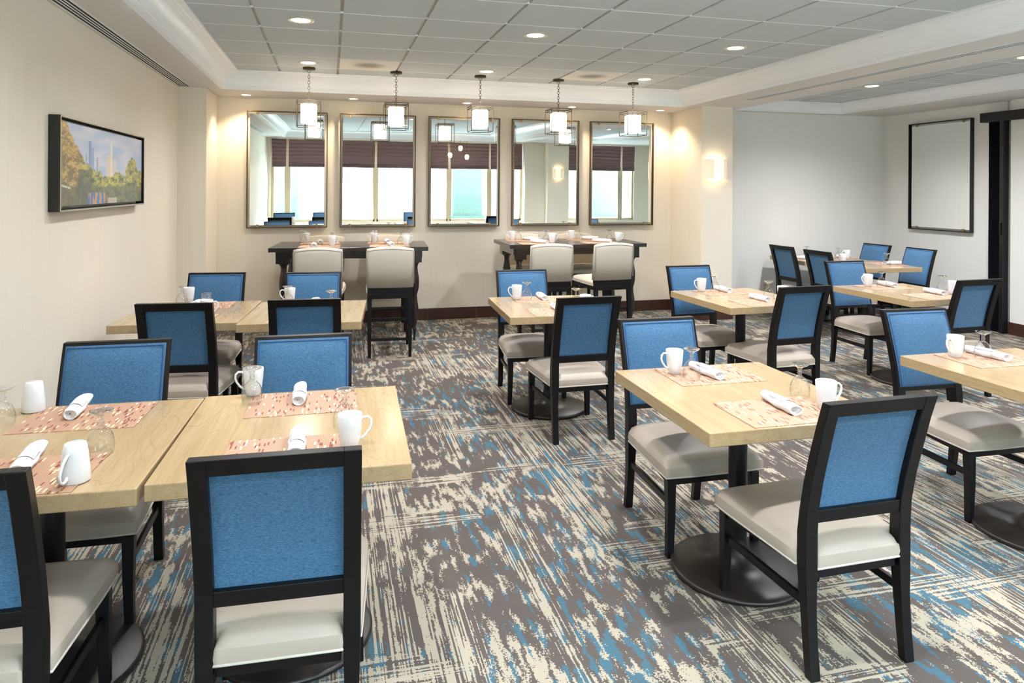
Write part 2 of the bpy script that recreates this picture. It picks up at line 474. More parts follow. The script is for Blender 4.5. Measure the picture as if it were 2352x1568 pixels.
# exterior, seen only in the mirrors
struct(MB().box(-14, 22, -14, YW - .2, -.3, -.1).build('ground_outside', M['ground']))
o = MB().box(-14, 22, -9.4, -9.0, -.1, 4.2).build('brick_building', M['brick'])
tag(o, 'pale brick building across the street, reflected in the mirrors', 'building')
for x0, x1, nm in ((-2.3, -.9, 'behind the leftmost mirror reflection'), (3.6, 4.5, 'in the middle mirror reflection'), (8.0, 9.1, 'in the rightmost mirror reflection')):
    w = MB(); w.box(x0, x1, -4.5, -3.9, -.1, 6); w.box(x0 - .06, x1 + .06, -4.56, -3.84, -.1, .5)
    tag(w.build('stone_column', M['greencol']), 'grey green outdoor column ' + nm, 'column', 'outdoor columns reflected in the mirrors')
w = MB()
def branch(p, d, L, r, n):
    q = p + d * L; mid = (p + q) / 2 + Vector((random.uniform(-.05, .05), random.uniform(-.05, .05), 0))
    w.tube([p, mid, q], [r, r * .85, r * .7], 7)
    if n:
        for k in range(3 if n > 1 else 2):
            e = (d + Vector((random.uniform(-.8, .8), random.uniform(-.5, .5), random.uniform(-.1, .5)))).normalized()
            branch(q, e, L * .68, r * .62, n - 1)
branch(Vector((.25, -3.0, -.1)), Vector((.1, 0, 1)), 1.6, .09, 4)
tag(w.build('bare_tree', M['bark']), 'bare branching tree outside, reflected in the leftmost mirror', 'tree')

# ------------------------------------------------------------------ wall objects
def diffuser(name, x0, x1, y0, y1, n, lab):
    e = empty(name, (0, 0, ZS)); tag(e, lab, 'air vent', 'long slot air vents in the ceiling')
    f = MB(); z = ZS - 0
    f.box(x0 - .012, x0, y0, y1, -.004, .0); f.box(x1, x1 + .012, y0, y1, -.004, .0)
    for k in range(1, n):
        xx = x0 + (x1 - x0) * k / n; f.box(xx - .004, xx + .004, y0, y1, -.004, .0)
    f.build('frame', M['crown'], e)
    MB().box(x0, x1, y0, y1, -.0015, 0.0).build('slot', M['slot'], e)
diffuser('slot_diffuser', -1.498, -1.405, .5, 7.79, 4, 'long dark four slot air vent above the left wall')
diffuser('slot_diffuser', 4.60, 4.68, .5, 7.05, 3, 'long pale slot air vent on the ceiling beam at right')

# painting
def painting():
    y0, y1, z0, z1, d = 4.43, 6.255, 1.472, 2.02, .062
    e = empty('painting', (XL, (y0 + y1) / 2, z0)); tag(e, 'framed landscape painting of autumn trees and city skyline on left wall', 'painting')
    W_, H_ = y1 - y0, z1 - z0; f = MB(); t = .012
    f.box(0.004, d, -W_ / 2, -W_ / 2 + t, 0, H_); f.box(0.004, d, W_ / 2 - t, W_ / 2, 0, H_)
    f.box(0.004, d, -W_ / 2 + t, W_ / 2 - t, 0, t); f.box(0.004, d, -W_ / 2 + t, W_ / 2 - t, H_ - t, H_)
    f.build('frame', M['blackframe'], e)
    l = MB(); t2 = .009
    l.box(d, d + .003, -W_ / 2, -W_ / 2 + t2, 0, H_); l.box(d, d + .003, W_ / 2 - t2, W_ / 2, 0, H_)
    l.box(d, d + .003, -W_ / 2 + t2, W_ / 2 - t2, 0, t2); l.box(d, d + .003, -W_ / 2 + t2, W_ / 2 - t2, H_ - t2, H_)
    l.build('frame_edge', plain('pewter_edge', (178, 168, 152), .35, .05, 20, Metallic=.5), e)
    NX, NZ = 300, 110; vs = []; cs = []
    w0, h0 = W_ - .06, H_ - .06
    C = lambda a: Vector(s2l(a))
    def paint(u, v):
        n = lambda sx, sz, o=0: noise.noise(Vector((u * sx + o, v * sz + o * 1.7, o)))
        br = n(90, 60, 3) * .5 + n(200, 30, 8) * .5
        sky = C((168, 186, 216)).lerp(C((205, 206, 222)), min(1, max(0, .5 + n(6, 9, 1) + .3 * br)))
        c = sky
        def tower(u0, u1, top, col):
            nonlocal c
            if u0 < u < u1 and v < top: c = C(col).lerp(c, .25 + .25 * br)
        tower(.245, .258, .66, (120, 150, 130)); tower(.275, .305, .82, (92, 122, 178)); tower(.305, .335, .74, (128, 152, 192))
        tower(.365, .382, .62, (170, 120, 140)); tower(.382, .40, .56, (205, 205, 184))
        tower(.48, .535, .68, (226, 200, 170)); tower(.53, .56, .84, (236, 226, 184)); tower(.56, .62, .63, (216, 200, 186))
        edge = max(1.02 - 2.4 * max(0, u - .04) if u < .24 else .54 - .9 * (u - .24), .40 + .05 * math.sin(u * 22), 
                   .68 - 22 * (u - .84) ** 2 if .74 < u < .94 else 0, .5 if u > .94 else 0)
        edge += .05 * n(26, 6, 5) + .03 * br
        if v < edge:
            d_ = edge - v
            k = n(14, 14, 11) + .8 * n(45, 40, 12) + .7 * br
            lo, hi = C((76, 82, 56)), C((200, 184, 84))
            if u < .2: hi = C((206, 168, 96)); lo = C((120, 98, 62))
            c = lo.lerp(hi, min(1, max(0, .62 + k * 1.1 - d_ * .6)))
            if .17 < u < .32 and v < .45: c = c.lerp(C((66, 68, 62)), .7)
        if v < .24 + .03 * n(8, 3, 2):
            k = n(60, 4, 21) * .9 + .4 * br
            c = c.lerp(C((84, 84, 70)), .75).lerp(C((150, 130, 80)), min(1, max(0, k)))
            if .27 < u < .47 and v < .15: c = c.lerp(C((70, 110, 180)) if n(40, 2, 4) > 0 else C((214, 160, 120)), .7)
            if .5 < u < .62 and v < .08: c = c.lerp(C((226, 206, 190)), .6)
        if .0 < u < .1 and abs(v - .25 + u * .4) < .012: c = C((206, 210, 180))
        return c * .95
    for j in range(NZ + 1):
        for i in range(NX + 1):
            u, v = i / NX, j / NZ
            vs.append((d - .012, -w0 / 2 + w0 * u, .03 + h0 * v)); c = paint(u, v); cs += [c.x, c.y, c.z, 1]
    fs = [(j * (NX + 1) + i, j * (NX + 1) + i + 1, (j + 1) * (NX + 1) + i + 1, (j + 1) * (NX + 1) + i) for j in range(NZ) for i in range(NX)]
    t = NT('oil_painting'); a = t.n('ShaderNodeVertexColor', layer_name='paint'); t.set(t.b, 'Base Color', a.outputs[0]); t.p(Roughness=.35)
    t.bump(t.noise(t.coord(), 120, 3), .2, .002)
    m = MB().add(vs, fs); m.box(.01, d - .0125, -w0 / 2 - .001, w0 / 2 + .001, .029, .031 + h0)
    o = m.build('canvas', t.m, e)
    at = o.data.color_attributes.new('paint', 'FLOAT_COLOR', 'POINT')
    at.data.foreach_set('color', cs + [0.01, .01, .01, 1] * 8)
painting()

# mirrors
def make_mirror(wd, ht, name, fm, dep, gap=.034):
    e = empty(name); tag(e, None, 'mirror')
    f = MB(); t = .011
    f.box(-wd / 2, -wd / 2 + t, -dep, 0, 0, ht); f.box(wd / 2 - t, wd / 2, -dep, 0, 0, ht)
    f.box(-wd / 2 + t, wd / 2 - t, -dep, 0, 0, t); f.box(-wd / 2 + t, wd / 2 - t, -dep, 0, ht - t, ht)
    f.build('frame', fm, e, bevel=.0015)
    MB().box(-wd / 2 + gap, wd / 2 - gap, -dep * .55, -dep * .4, gap, ht - gap).build('mirror_glass', M['mirror'], e)
    for sx in (-1, 1):
        for z in (0, ht):
            x = sx * (wd / 2 - .12); c = MB()
            za, zb = (.0, gap + .012) if z == 0 else (ht - gap - .012, ht)
            c.box(x - .013, x + .013, -dep * .55 - .008, -dep * .55, za + .004, zb - .004)
            c.box(x - .013, x + .013, -dep * .55, -dep * .2, za + .004 if z == 0 else zb - .022, za + .022 if z == 0 else zb - .004)
            c.build('clip', M['brass'], e, bevel=.002)
    return e
mp = make_mirror(.895, 1.35, 'wall_mirror', M['bronze'], .045)
nm = ['leftmost, reflecting the left wall and a tree', 'second from left, above the left bar table', 'middle one of the row, between the two bar tables', 'fourth from left, reflecting the lit column', 'rightmost of the row, nearest the lamp pillar']
for i, xc in enumerate((-.478, .557, 1.607, 2.66, 3.708)):
    o = place(mp, (xc, YB - .022, 1.145), 0, 'tall bronze framed wall mirror, ' + nm[i], 'five framed mirrors on the back wall')
    o.rotation_euler = (R(.65), 0, 0)
mr = make_mirror(.935, 1.385, 'framed_mirror', M['blackframe'], .05)
mr.location = (XR - .004, 7.172, 1.115); mr.rotation_euler = (0, 0, R(-90)); mr['label'] = 'black framed wall mirror reflecting blank wall beside the folding door'

# sconces
def make_sconce():
    e = empty('wall_sconce'); tag(e, None, 'wall lamp')
    def arc(a0, a1, r=.175, dep=.085, z0=0, z1=.245, th=.004):
        m = MB(); secs = []
        for k in range(9):
            x = a0 + (a1 - a0) * k / 8
            y = -dep * (1 - (abs(x) / r) ** 2.6) - .006; secs.append([(x, y, z0), (x, y + th, z0), (x, y + th, z1), (x, y, z1)])
        return m.loft(secs, False)
    arc(-.175, -.045).build('shade_panel', M['sconce'], e); arc(-.042, .085).build('shade_panel', M['sconce_hot'], e); arc(.088, .175).build('shade_panel', M['sconce'], e)
    MB().box(-.15, .15, -.008, -.001, .03, .215).build('back_plate', M['plate'], e)
    light('sconce_bulb', 'POINT', (0, -.055, .20), .3, WARM, parent=e, shadow_soft_size=.02)
    light('sconce_bulb', 'POINT', (0, -.055, .05), .3, WARM, parent=e, shadow_soft_size=.02)
    return e
sc = make_sconce()
place(sc, (4.62, 7.75, 1.752), 0, 'glowing curved acrylic wall sconce on the pillar', 'wall sconces')
place(sc, (6.02, YW + .5, 1.70), PI, 'glowing wall sconce reflected in the fourth mirror', 'wall sconces')

# outlet plate
e = empty('wall_outlet', (5.64, YA, .275)); tag(e, 'ivory double outlet plate on the alcove wall', 'outlet')
MB().box(-.075, .075, -.006, 0, 0, .12).build('cover_plate', M['plate'], e, bevel=.003)
for x in (-.038, .038):
    m = MB()
    for z in (.035, .078):
        m.box(x - .016, x + .016, -.008, -.006, z - .014, z + .014)
    s_ = m.build('receptacle', M['welt'], e)

# accordion door with track
m = MB(); n = 12; pts = []
a = []; 
for k in range(n + 1):
    y = 6.295 + (6.45 - 6.295) * k / n; a.append((XR - .015 - (.075 if k % 2 else .02), y))
prof = a + [(x + .012, y) for x, y in a[::-1]]
m.loft([[(x, y, 0.004) for x, y in prof], [(x, y, 2.42) for x, y in prof]])
e = empty('folding_door', (0, 0, 0)); tag(e, 'black pleated folding door stacked open under its track at right', 'folding door')
m.build('pleats', M['accordion'], e)
MB().box(XR - .105, XR - .02, 6.245, 6.292, .004, 2.42).build('lead_post', M['blackframe'], e, bevel=.003)
h = MB(); h.box(XR - .123, XR - .105, 6.26, 6.28, 1.12, 1.26); h.build('handle', M['metal'], e, bevel=.003)
MB().box(XR - .12, XR - .002 - .0, 6.21, 6.53, 2.42, 2.53).build('track_header', M['blackframe'], e, bevel=.003)
MB().box(XR - .12, XR - .055, 5.0, 6.21, 2.42, 2.53).build('track_header', M['blackframe'], e, bevel=.003)

# ceiling vents (sooty flat panels)
for i, (cx, cy) in enumerate(((.3635, 6.99), (2.70, 6.99))):
    o = MB().box(-PX / 2 + .012, PX / 2 - .012, -PX / 2 + .005, PX / 2 - .005, -.003, .0).build('ceiling_vent', M['vent'])
    o.location = (.075 * K + PX * (.5 if i == 0 else 4.5), 6.985 * K + PX * .5, ZT)
    tag(o, 'soot marked square ceiling vent tile ' + ('near the second pendant lamp' if i == 0 else 'near the fourth pendant lamp'), 'ceiling vent', 'ceiling vents near the pendants')

# downlights
def make_downlight(r=.085, E=SPOT_E):
    e = empty('ceiling_downlight'); tag(e, None, 'downlight')
    MB().lathe([(r * 1.12, 0), (r * 1.12, -.004), (r * 1.0, -.006), (r * .82, -.003), (r * .78, -.001)], 28, cap=False).build('trim_ring', M['trimring'], e)
    MB().lathe([(.0001, -.002), (r * .78, -.002), (r * .78, 0)], 28, cap=False).build('lens', M['lens'], e)
    light('downlight_beam', 'SPOT', (0, 0, -.03), E, NEUT, parent=e, spot_size=R(153), spot_blend=1.0, shadow_soft_size=.07)
    return e
dl = make_downlight(E=62.0); dl0 = make_downlight(E=44.0)
rows = {7.02: 'back row', 5.25: 'front row', 3.49: 'row overhead', 1.73: 'row near camera', -.03: 'row by the windows'}
cn = ['left', 'middle', 'right']
for y, rn in rows.items():
    for i, x in enumerate((-.21, 1.555, 3.327)):
        place(dl if i else dl0, (x, y, ZT), 0, f'round recessed ceiling downlight, {cn[i]} one of the {rn}', 'downlights in the main tiled ceiling')
dl2 = make_downlight(E=94.0)
for i, y in enumerate((6.48, 4.7, 2.9, 1.1)):
    place(dl2, (5.82, y, ZR), 0, 'round recessed downlight in the side ceiling tray, ' + ['nearest the alcove wall', 'second from the alcove wall', 'third from the alcove wall', 'nearest the windows'][i], 'downlights in the side tray')
def make_washer():
    r = .06
    e = empty('wall_washer'); tag(e, None, 'downlight')
    MB().lathe([(r * 1.15, 0), (r * 1.15, -.004), (r * .82, -.004), (r * .8, -.001)], 28, cap=False).build('trim_ring', M['trimring'], e)
    MB().lathe([(.0001, -.002), (r * .8, -.002), (r * .8, 0)], 28, cap=False).build('lens', M['lens'], e)
    light('washer_beam', 'SPOT', (0, 0, -.03), WALL_E, WARM, parent=e, spot_size=R(120), spot_blend=.7, shadow_soft_size=.04)
    return e
ww = make_washer()
for i, x in enumerate((-.914, .255, 1.60, 2.944, 4.16)):
    place(ww, (x, 8.30, ZS), 0, 'small recessed spot over the mirror wall, above the ' + ['leftmost', 'second', 'middle', 'fourth', 'rightmost'][i] + ' mirror', 'spots above the mirrors')

# pendants
def make_pendant():
    e = empty('pendant_lamp'); tag(e, None, 'pendant lamp')
    zt = ZT; top, bot, hw = 2.487, 2.225, .115
    MB().lathe([(.062, zt), (.062, zt - .022), (.0, zt - .022)], 24).build('canopy', M['darkbronze'], e)
    c = MB(); z = zt - .022; i = 0
    def link(zc, ax, a=.018, b=.011):
        pts = []
        for k in range(12):
            t = 2 * PI * k / 12; u, v = b * math.cos(t), a * math.sin(t)
            pts.append((u, 0, zc + v) if ax else (0, u, zc + v))
        c.tube(pts, .0022, 5, True)
    link(zt - .038, 1, .016, .015); z = zt - .066
    while z > top + .02:
        link(z, i % 2); z -= .028; i += 1
    link(top + .014, i % 2, .016, .012)
    c.build('chain', M['darkbronze'], e)
    g = MB(); b = .0065
    for zz in (top, bot, top - .022):
        h2 = hw if zz != top - .022 else hw
        for s_ in (-1, 1):
            g.box(-h2, h2, s_ * h2 - b / 2, s_ * h2 + b / 2, zz - b / 2, zz + b / 2)
            g.box(s_ * h2 - b / 2, s_ * h2 + b / 2, -h2, h2, zz - b / 2, zz + b / 2)
    for sx in (-1, 1):
        for sy in (-1, 1): g.box(sx * hw - b / 2, sx * hw + b / 2, sy * hw - b / 2, sy * hw + b / 2, bot, top)
    g.box(-hw, hw, -b / 2, b / 2, top - b / 2, top + b / 2)
    g.box(-.006, .006, -.006, .006, top - .045, top + .004)
    g.build('cage', M['darkbronze'], e)
    s = MB(); pf = []
    n = 40; secs = []
    for (k, zz) in ((.82, bot + .035), (.97, bot + .04), (1.0, bot + .052), (1.0, top - .048), (.95, top - .036), (.3, top - .034)):
        sec = []
        for q in range(n):
            a = 2 * PI * q / n; ca, sa = math.cos(a), math.sin(a)
            rr = .078 * k / (abs(ca) ** 5 + abs(sa) ** 5) ** .2
            sec.append((rr * ca, rr * sa, zz))
        secs.append(sec)
    s.loft(secs, True); s.build('lamp_shade', M['lamp'], e)
    return e
pd = make_pendant()
pn = ['leftmost', 'second from left', 'middle one', 'fourth from left', 'rightmost']
for i, x in enumerate((-.21, .658, 1.55, 2.43, 3.32)):
    place(pd, (x, 7.30, 0), 0, 'square wire cage pendant lamp with white shade, ' + pn[i] + ' of the row', 'cage pendant lamps over the bar tables')

# ------------------------------------------------------------------ furniture
def pad(wf, wr, y0, y1, z0, z1, crown, rnd=.03, n=14, notch=None):
    """upholstered cushion: trapezoid plan (rear width wr at y0, front width wf at y1)"""
    m = MB(); g = []; N = n
    pos = [-1 + 2 * i / N for i in range(N + 1)]
    sq = lambda t: math.copysign(1 - (1 - abs(t)) ** 1.35, t)
    vs = []; 
    for j in pos:
        for i in pos:
            a, b = sq(i), sq(j)
            q = max(abs(a), abs(b))
            yy = y0 + (y1 - y0) * (b + 1) / 2; wd = wr + (wf - wr) * (b + 1) / 2
            if notch:
                jj = pos.index(j)
                if jj < 5:
                    yy = (y0, y0 + .010, y0 + .024, notch[1] - .002, notch[1] + .002)[jj]; b = 2 * (yy - y0) / (y1 - y0) - 1
                else:
                    yy = notch[1] + .002 + (y1 - notch[1] - .002) * (sq((jj - 4) / (N - 4)) if jj < N else 1); b = 2 * (yy - y0) / (y1 - y0) - 1
                wd = wr + (wf - wr) * (b + 1) / 2
                if jj < 4: wd = notch[0]
                q = max(abs(a), abs(b))
            cr = .04 * max(0, abs(a) + abs(b) - 1.55) * (0 if notch and b < 0 else 1)
            ins = 0
            x = a * wd / 2 * (1 - cr); y = (y0 + y1) / 2 + (yy - (y0 + y1) / 2) * (1 - cr)
            e = max(0, (q - .80) / .20)
            z = z1 + crown * (1 - a * a) * (1 - b * b) - rnd * (1 - math.sqrt(max(0, 1 - e * e)))
            vs.append((x, y, z))
    fs = [(j * (N + 1) + i, j * (N + 1) + i + 1, (j + 1) * (N + 1) + i + 1, (j + 1) * (N + 1) + i) for j in range(N) for i in range(N)]
    m.add(vs, fs, True)
    idx = [i for i in range(N + 1)] + [j * (N + 1) + N for j in range(1, N + 1)] + [N * (N + 1) + i for i in range(N - 1, -1, -1)] + [j * (N + 1) for j in range(N - 1, 0, -1)]
    rim = [vs[i] for i in idx]
    cx, cy = 0, (y0 + y1) / 2
    mid = [(x * 1.012, cy + (y - cy) * 1.012, (z + z0) / 2) for x, y, z in rim]
    low = [(x * .995, cy + (y - cy) * .995, z0) for x, y, z in rim]
    m.loft([low, mid, rim], True, False); m.add(low, [tuple(range(len(low)))[::-1]])
    return m, low

YC = [(0, -.235), (.10, -.222), (.22, -.211), (.36, -.204), (.47, -.204), (.55, -.212), (.65, -.232), (.76, -.262), (.86, -.292), (.94, -.3195)]
def yc(z):
    for (a, ya), (b, yb) in zip(YC, YC[1:]):
        if z <= b: return ya + (yb - ya) * (z - a) / (b - a)
    return YC[-1][1]

def make_chair():
    e = empty('dining_chair'); tag(e, None, 'chair', 'blue backed dining chairs')
    m, low = pad(.486, .424, -.226, .290, .352, .428, .030, notch=(.330, -.178))
    st = m.build('seat', M['leather'], e)
    MB().tube([(x * 1.005, .025 + (y - .025) * 1.005, .356) for x, y, z in low], .0042, 6, True).build('piping', M['welt'], st)
    f = MB(); f.loft([[(-.160, -.215, z), (.160, -.215, z), (.222, .272, z), (-.222, .272, z)] for z in (.318, .351)])
    f.build('seat_frame', M['frame'], e, bevel=.002)
    for sx in (-1, 1):
        MB().bar([(sx * .212, .262, 0, .030, .030), (sx * .207, .260, .18, .036, .036), (sx * .206, .255, .342, .042, .042)]).build('leg', M['frame'], e, bevel=.003)
        secs = [(sx * .190, y, z, .038 if z < .3 else .047, .034 if z < .15 else .040 if z < .3 else .048 if z < .5 else .040 if z < .8 else .036) for z, y in YC]
        MB().bar(secs).build('leg', M['frame'], e, bevel=.003)
        MB().beam((sx * .190, -.21, .235), (sx * .206, .25, .235), .016, .030).build('stretcher', M['frame'], e, bevel=.002)
    def rail(z0, z1, th, nm):
        r = MB(); secs = []
        for z in (z0, z1):
            y = yc(z) + .001; secs.append([(-.168, y - th / 2, z), (.168, y - th / 2, z), (.168, y + th / 2, z), (-.168, y + th / 2, z)])
        r.loft(secs); r.build(nm, M['frame'], e, bevel=.002)
    rail(.892, .9395, .035, 'top_rail'); rail(.508, .552, .034, 'lower_rail')
    # upholstered back: padded in front, recessed behind
    nz, nx = 12, 12; zf0, zf1, hw = .532, .926, .199
    vs = []; fs = []
    for j in range(nz + 1):
        z = zf0 + (zf1 - zf0) * j / nz
        for i in range(nx + 1):
            x = -hw + 2 * hw * i / nx; a = abs(2 * i / nx - 1); b = abs(2 * j / nz - 1)
            y = yc(z) + .019 + .003 + .019 * (1 - a ** 6) * (1 - b ** 6); vs.append((x, y, z))
    fs = [(j * (nx + 1) + i, (j + 1) * (nx + 1) + i, (j + 1) * (nx + 1) + i + 1, j * (nx + 1) + i + 1) for j in range(nz) for i in range(nx)]
    m = MB().add(vs, fs, True)
    rim = [i for i in range(nx + 1)] + [j * (nx + 1) + nx for j in range(1, nz + 1)] + [nz * (nx + 1) + i for i in range(nx - 1, -1, -1)] + [j * (nx + 1) for j in range(nz - 1, 0, -1)]
    rp = [vs[i] for i in rim]
    m.loft([rp, [(x, yc(z) + .012, z) for x, y, z in rp]], False, False)
    # rear face set back inside the frame
    secs = []
    for j in range(9):
        z = .545 + (.90 - .545) * j / 8; y = yc(z)
        secs.append([(-.173, y + .004, z), (.173, y + .004, z), (.173, y + .014, z), (-.173, y + .014, z)])
    m.loft(secs, False)
    bk = m.build('backrest', M['blue'], e)
    inner = [(x * .965, y + .0035, .729 + (z - .729) * .965) for x, y, z in rp]
    inner = [(x, yc(z) + .019 + .0075, z) for x, y, z in inner]
    MB().tube(inner, .0028, 5, True).build('piping', M['piping'], bk)
    return e
ch = make_chair()
chairs = [
 (-.116, 2.192, 357.8, 'blue backed dining chair seen from behind, nearest camera at bottom left'),
 (-.905, 2.235, 359, 'blue backed dining chair cut off by the bottom left corner'),
 (-.906, 3.091, 178.5, 'blue backed chair facing camera behind the front left table, nearest the left wall'),
 (-.119, 3.034, 178.5, 'blue backed chair facing camera behind the front left pair, at its right table'),
 (-.841, 4.740, 354, 'blue backed chair seen from behind at the table against the left wall, second row'),
 (-.123, 4.732, 356, 'blue backed chair seen from behind at the right table of the second row pair'),
 (-.892, 5.615, 174, 'blue backed chair facing camera near the back left corner'),
 (-.143, 5.502, 176, 'blue backed chair facing camera just in front of the left bar table'),
 (1.536, 5.305, 177, 'blue backed chair facing camera just in front of the right bar table'),
 (1.583, 4.437, 360, 'blue backed chair seen from behind standing in the middle aisle'),
 (1.670, 3.055, 179.5, 'blue backed chair facing camera behind the front table right of the aisle'),
 (1.745, 2.216, 360.5, 'large blue backed chair seen from behind at lower right, its seat fully visible'),
 (3.115, 5.320, 182, 'blue backed chair facing camera below the lamp pillar'),
 (3.240, 4.558, 2.9, 'blue backed chair seen from behind at the table below the lamp pillar'),
 (4.798, 5.376, 179.7, 'pale lit blue backed chair facing camera at the table before the alcove'),
 (4.834, 4.594, 2, 'blue backed chair seen from behind in front of the black folding door'),
 (3.254, 2.990, 178.8, 'blue backed chair facing camera behind the table cut by the right edge'),
 (5.653, 7.411, 272, 'blue backed alcove chair seen from behind, left side, nearest the alcove wall'),
 (5.621, 6.719, 271.0, 'blue backed alcove chair seen from behind, left side, nearer the camera'),
 (6.404, 7.364, 92, 'blue backed alcove chair facing camera, left of the pair by the right wall'),
 (6.430, 6.730, 88.8, 'blue backed alcove chair facing camera below the black framed wall mirror'),
]
for x, y, a, lab in chairs: place(ch, (x, y, 0), R(a), lab)

def make_table():
    e = empty('dining_table'); tag(e, None, 'table', 'pale wood pedestal dining tables')
    MB().box(-.384, .384, -.436, .436, .708, .76).build('tabletop', M['wood'], e, bevel=.004, seg=3)
    MB().lathe([(.039, .03), (.039, .70)], 28, cap=False).build('column', M['metal'], e)
    MB().box(-.16, .16, -.16, .16, .70, .7085).build('mounting_plate', M['metal'], e)
    MB().lathe([(.268, .0), (.278, .006), (.278, .018), (.268, .024), (.15, .029), (.112, .036), (.08, .052), (.055, .082), (.042, .125), (.039, .14)], 48).build('base', M['basemetal'], e)
    return e
tb = make_table()
TB = {
 'T1': (-.893, 2.640, -2.5, 'left table of the front left pair'),
 'T2': (-.117, 2.632, -1.8, 'right table of the front left pair'),
 'BL1': (-.910, 5.175, -4.5, 'second row table against the left wall'),
 'BL2': (-.145, 5.040, -5.0, 'second row table nearer the aisle'),
 'T3': (1.572, 4.905, -3.0, 'table in the middle aisle'),
 'T4': (3.190, 4.940, 1.8, 'table below the lamp pillar'),
 'T5': (1.690, 2.630, -.8, 'front table right of the aisle'),
 'T6': (4.775, 4.905, .5, 'table before the alcove'),
 'T7': (3.268, 2.570, 0, 'table cut by the right edge'),
 'T8': (6.02, 6.80, 86, 'nearer alcove table'),
 'T9': (6.00, 7.58, 86, 'farther alcove table'),
}
for k, (x, y, a, d) in TB.items():
    d0 = {'T1': 'left one of the joined front left pair', 'T2': 'right one of the joined front left pair'}.get(k, d.replace(' table', '').replace('table ', ''))
    place(tb, (x, y, 0), R(a), 'pale ash topped pedestal table, ' + d0)

# placemats
pm = MB().box(-.2075, .2075, -.15, .15, 0, .0016).build('placemat', M['mat']); tag(pm, None, 'placemat', 'striped woven placemats')
def mat_at(k, side, dx=0, ang=0):
    x, y, a, d = TB[k]; yy = .265 if side == 'far' else -.275
    c, s = math.cos(R(a)), math.sin(R(a)); X = x + c * dx - s * yy; Y = y + s * dx + c * yy
    lab = {'far': 'far', 'near': 'near'}[side]
    if k in ('T8', 'T9'): lab = 'left' if side == 'far' else 'right'
    place(pm, (X, Y, .7602), R(a + ang), f'orange striped placemat on the {lab} side of the {d}')
for k in TB:
    for sd in ('far', 'near'): mat_at(k, sd, .01 if k in ('T1', 'T2', 'T5') else 0, random.uniform(-1.5, 1.5))

# tableware prototypes
def make_mug():
    o = MB().lathe([(.0, .0), (.026, .0), (.029, .002), (.034, .03), (.0385, .07), (.0405, .108), (.0395, .110), (.038, .108), (.036, .07), (.031, .03), (.026, .008), (.0, .006)], 36, cap=False).build('mug', M['ceramic'])
    tag(o, None, 'mug', 'white mugs')
    pts = [(.036, 0, .088), (.045, 0, .096), (.058, 0, .097), (.068, 0, .088), (.070, 0, .072), (.064, 0, .055), (.052, 0, .038), (.040, 0, .028), (.034, 0, .024)]
    MB().tube(pts, [.0055, .0048, .0045, .0045, .0045, .0045, .0045, .005, .006], 8).build('handle', M['ceramic'], o)
    return o
def make_goblet():
    e = empty('water_goblet'); tag(e, None, 'glass', 'upturned water goblets')
    # upturned: rim on the table, foot on top
    b = [(.0365, 0), (.0392, .012), (.0405, .026), (.0392, .042), (.0350, .057), (.0280, .070), (.0190, .080), (.009, .088)]
    bi = [(max(r - .0016, .0001), z - .0008) for r, z in b[::-1]]
    MB().lathe(b, 32, cap=False).build('bowl', M['glass'], e)
    MB().lathe([(.009, .088), (.007, .093), (.0105, .099), (.0075, .105), (.008, .114), (.013, .123)], 20, cap=False).build('stem', M['glass_thick'], e)
    MB().lathe([(.013, .123), (.022, .127), (.034, .133), (.0365, .1365), (.033, .1375), (.016, .132), (.0, .131)], 32, cap=False).build('foot', M['glass_thick'], e)
    return e
def make_tumbler():
    o = MB().lathe([(.036, 0), (.037, .03), (.037, .075), (.033, .084), (.0, .085), (.0, .077), (.031, .076), (.0345, .068), (.034, .0), (.036, 0)], 32, cap=False).build('glass_tumbler', M['glass'])
    tag(o, None, 'glass'); return o
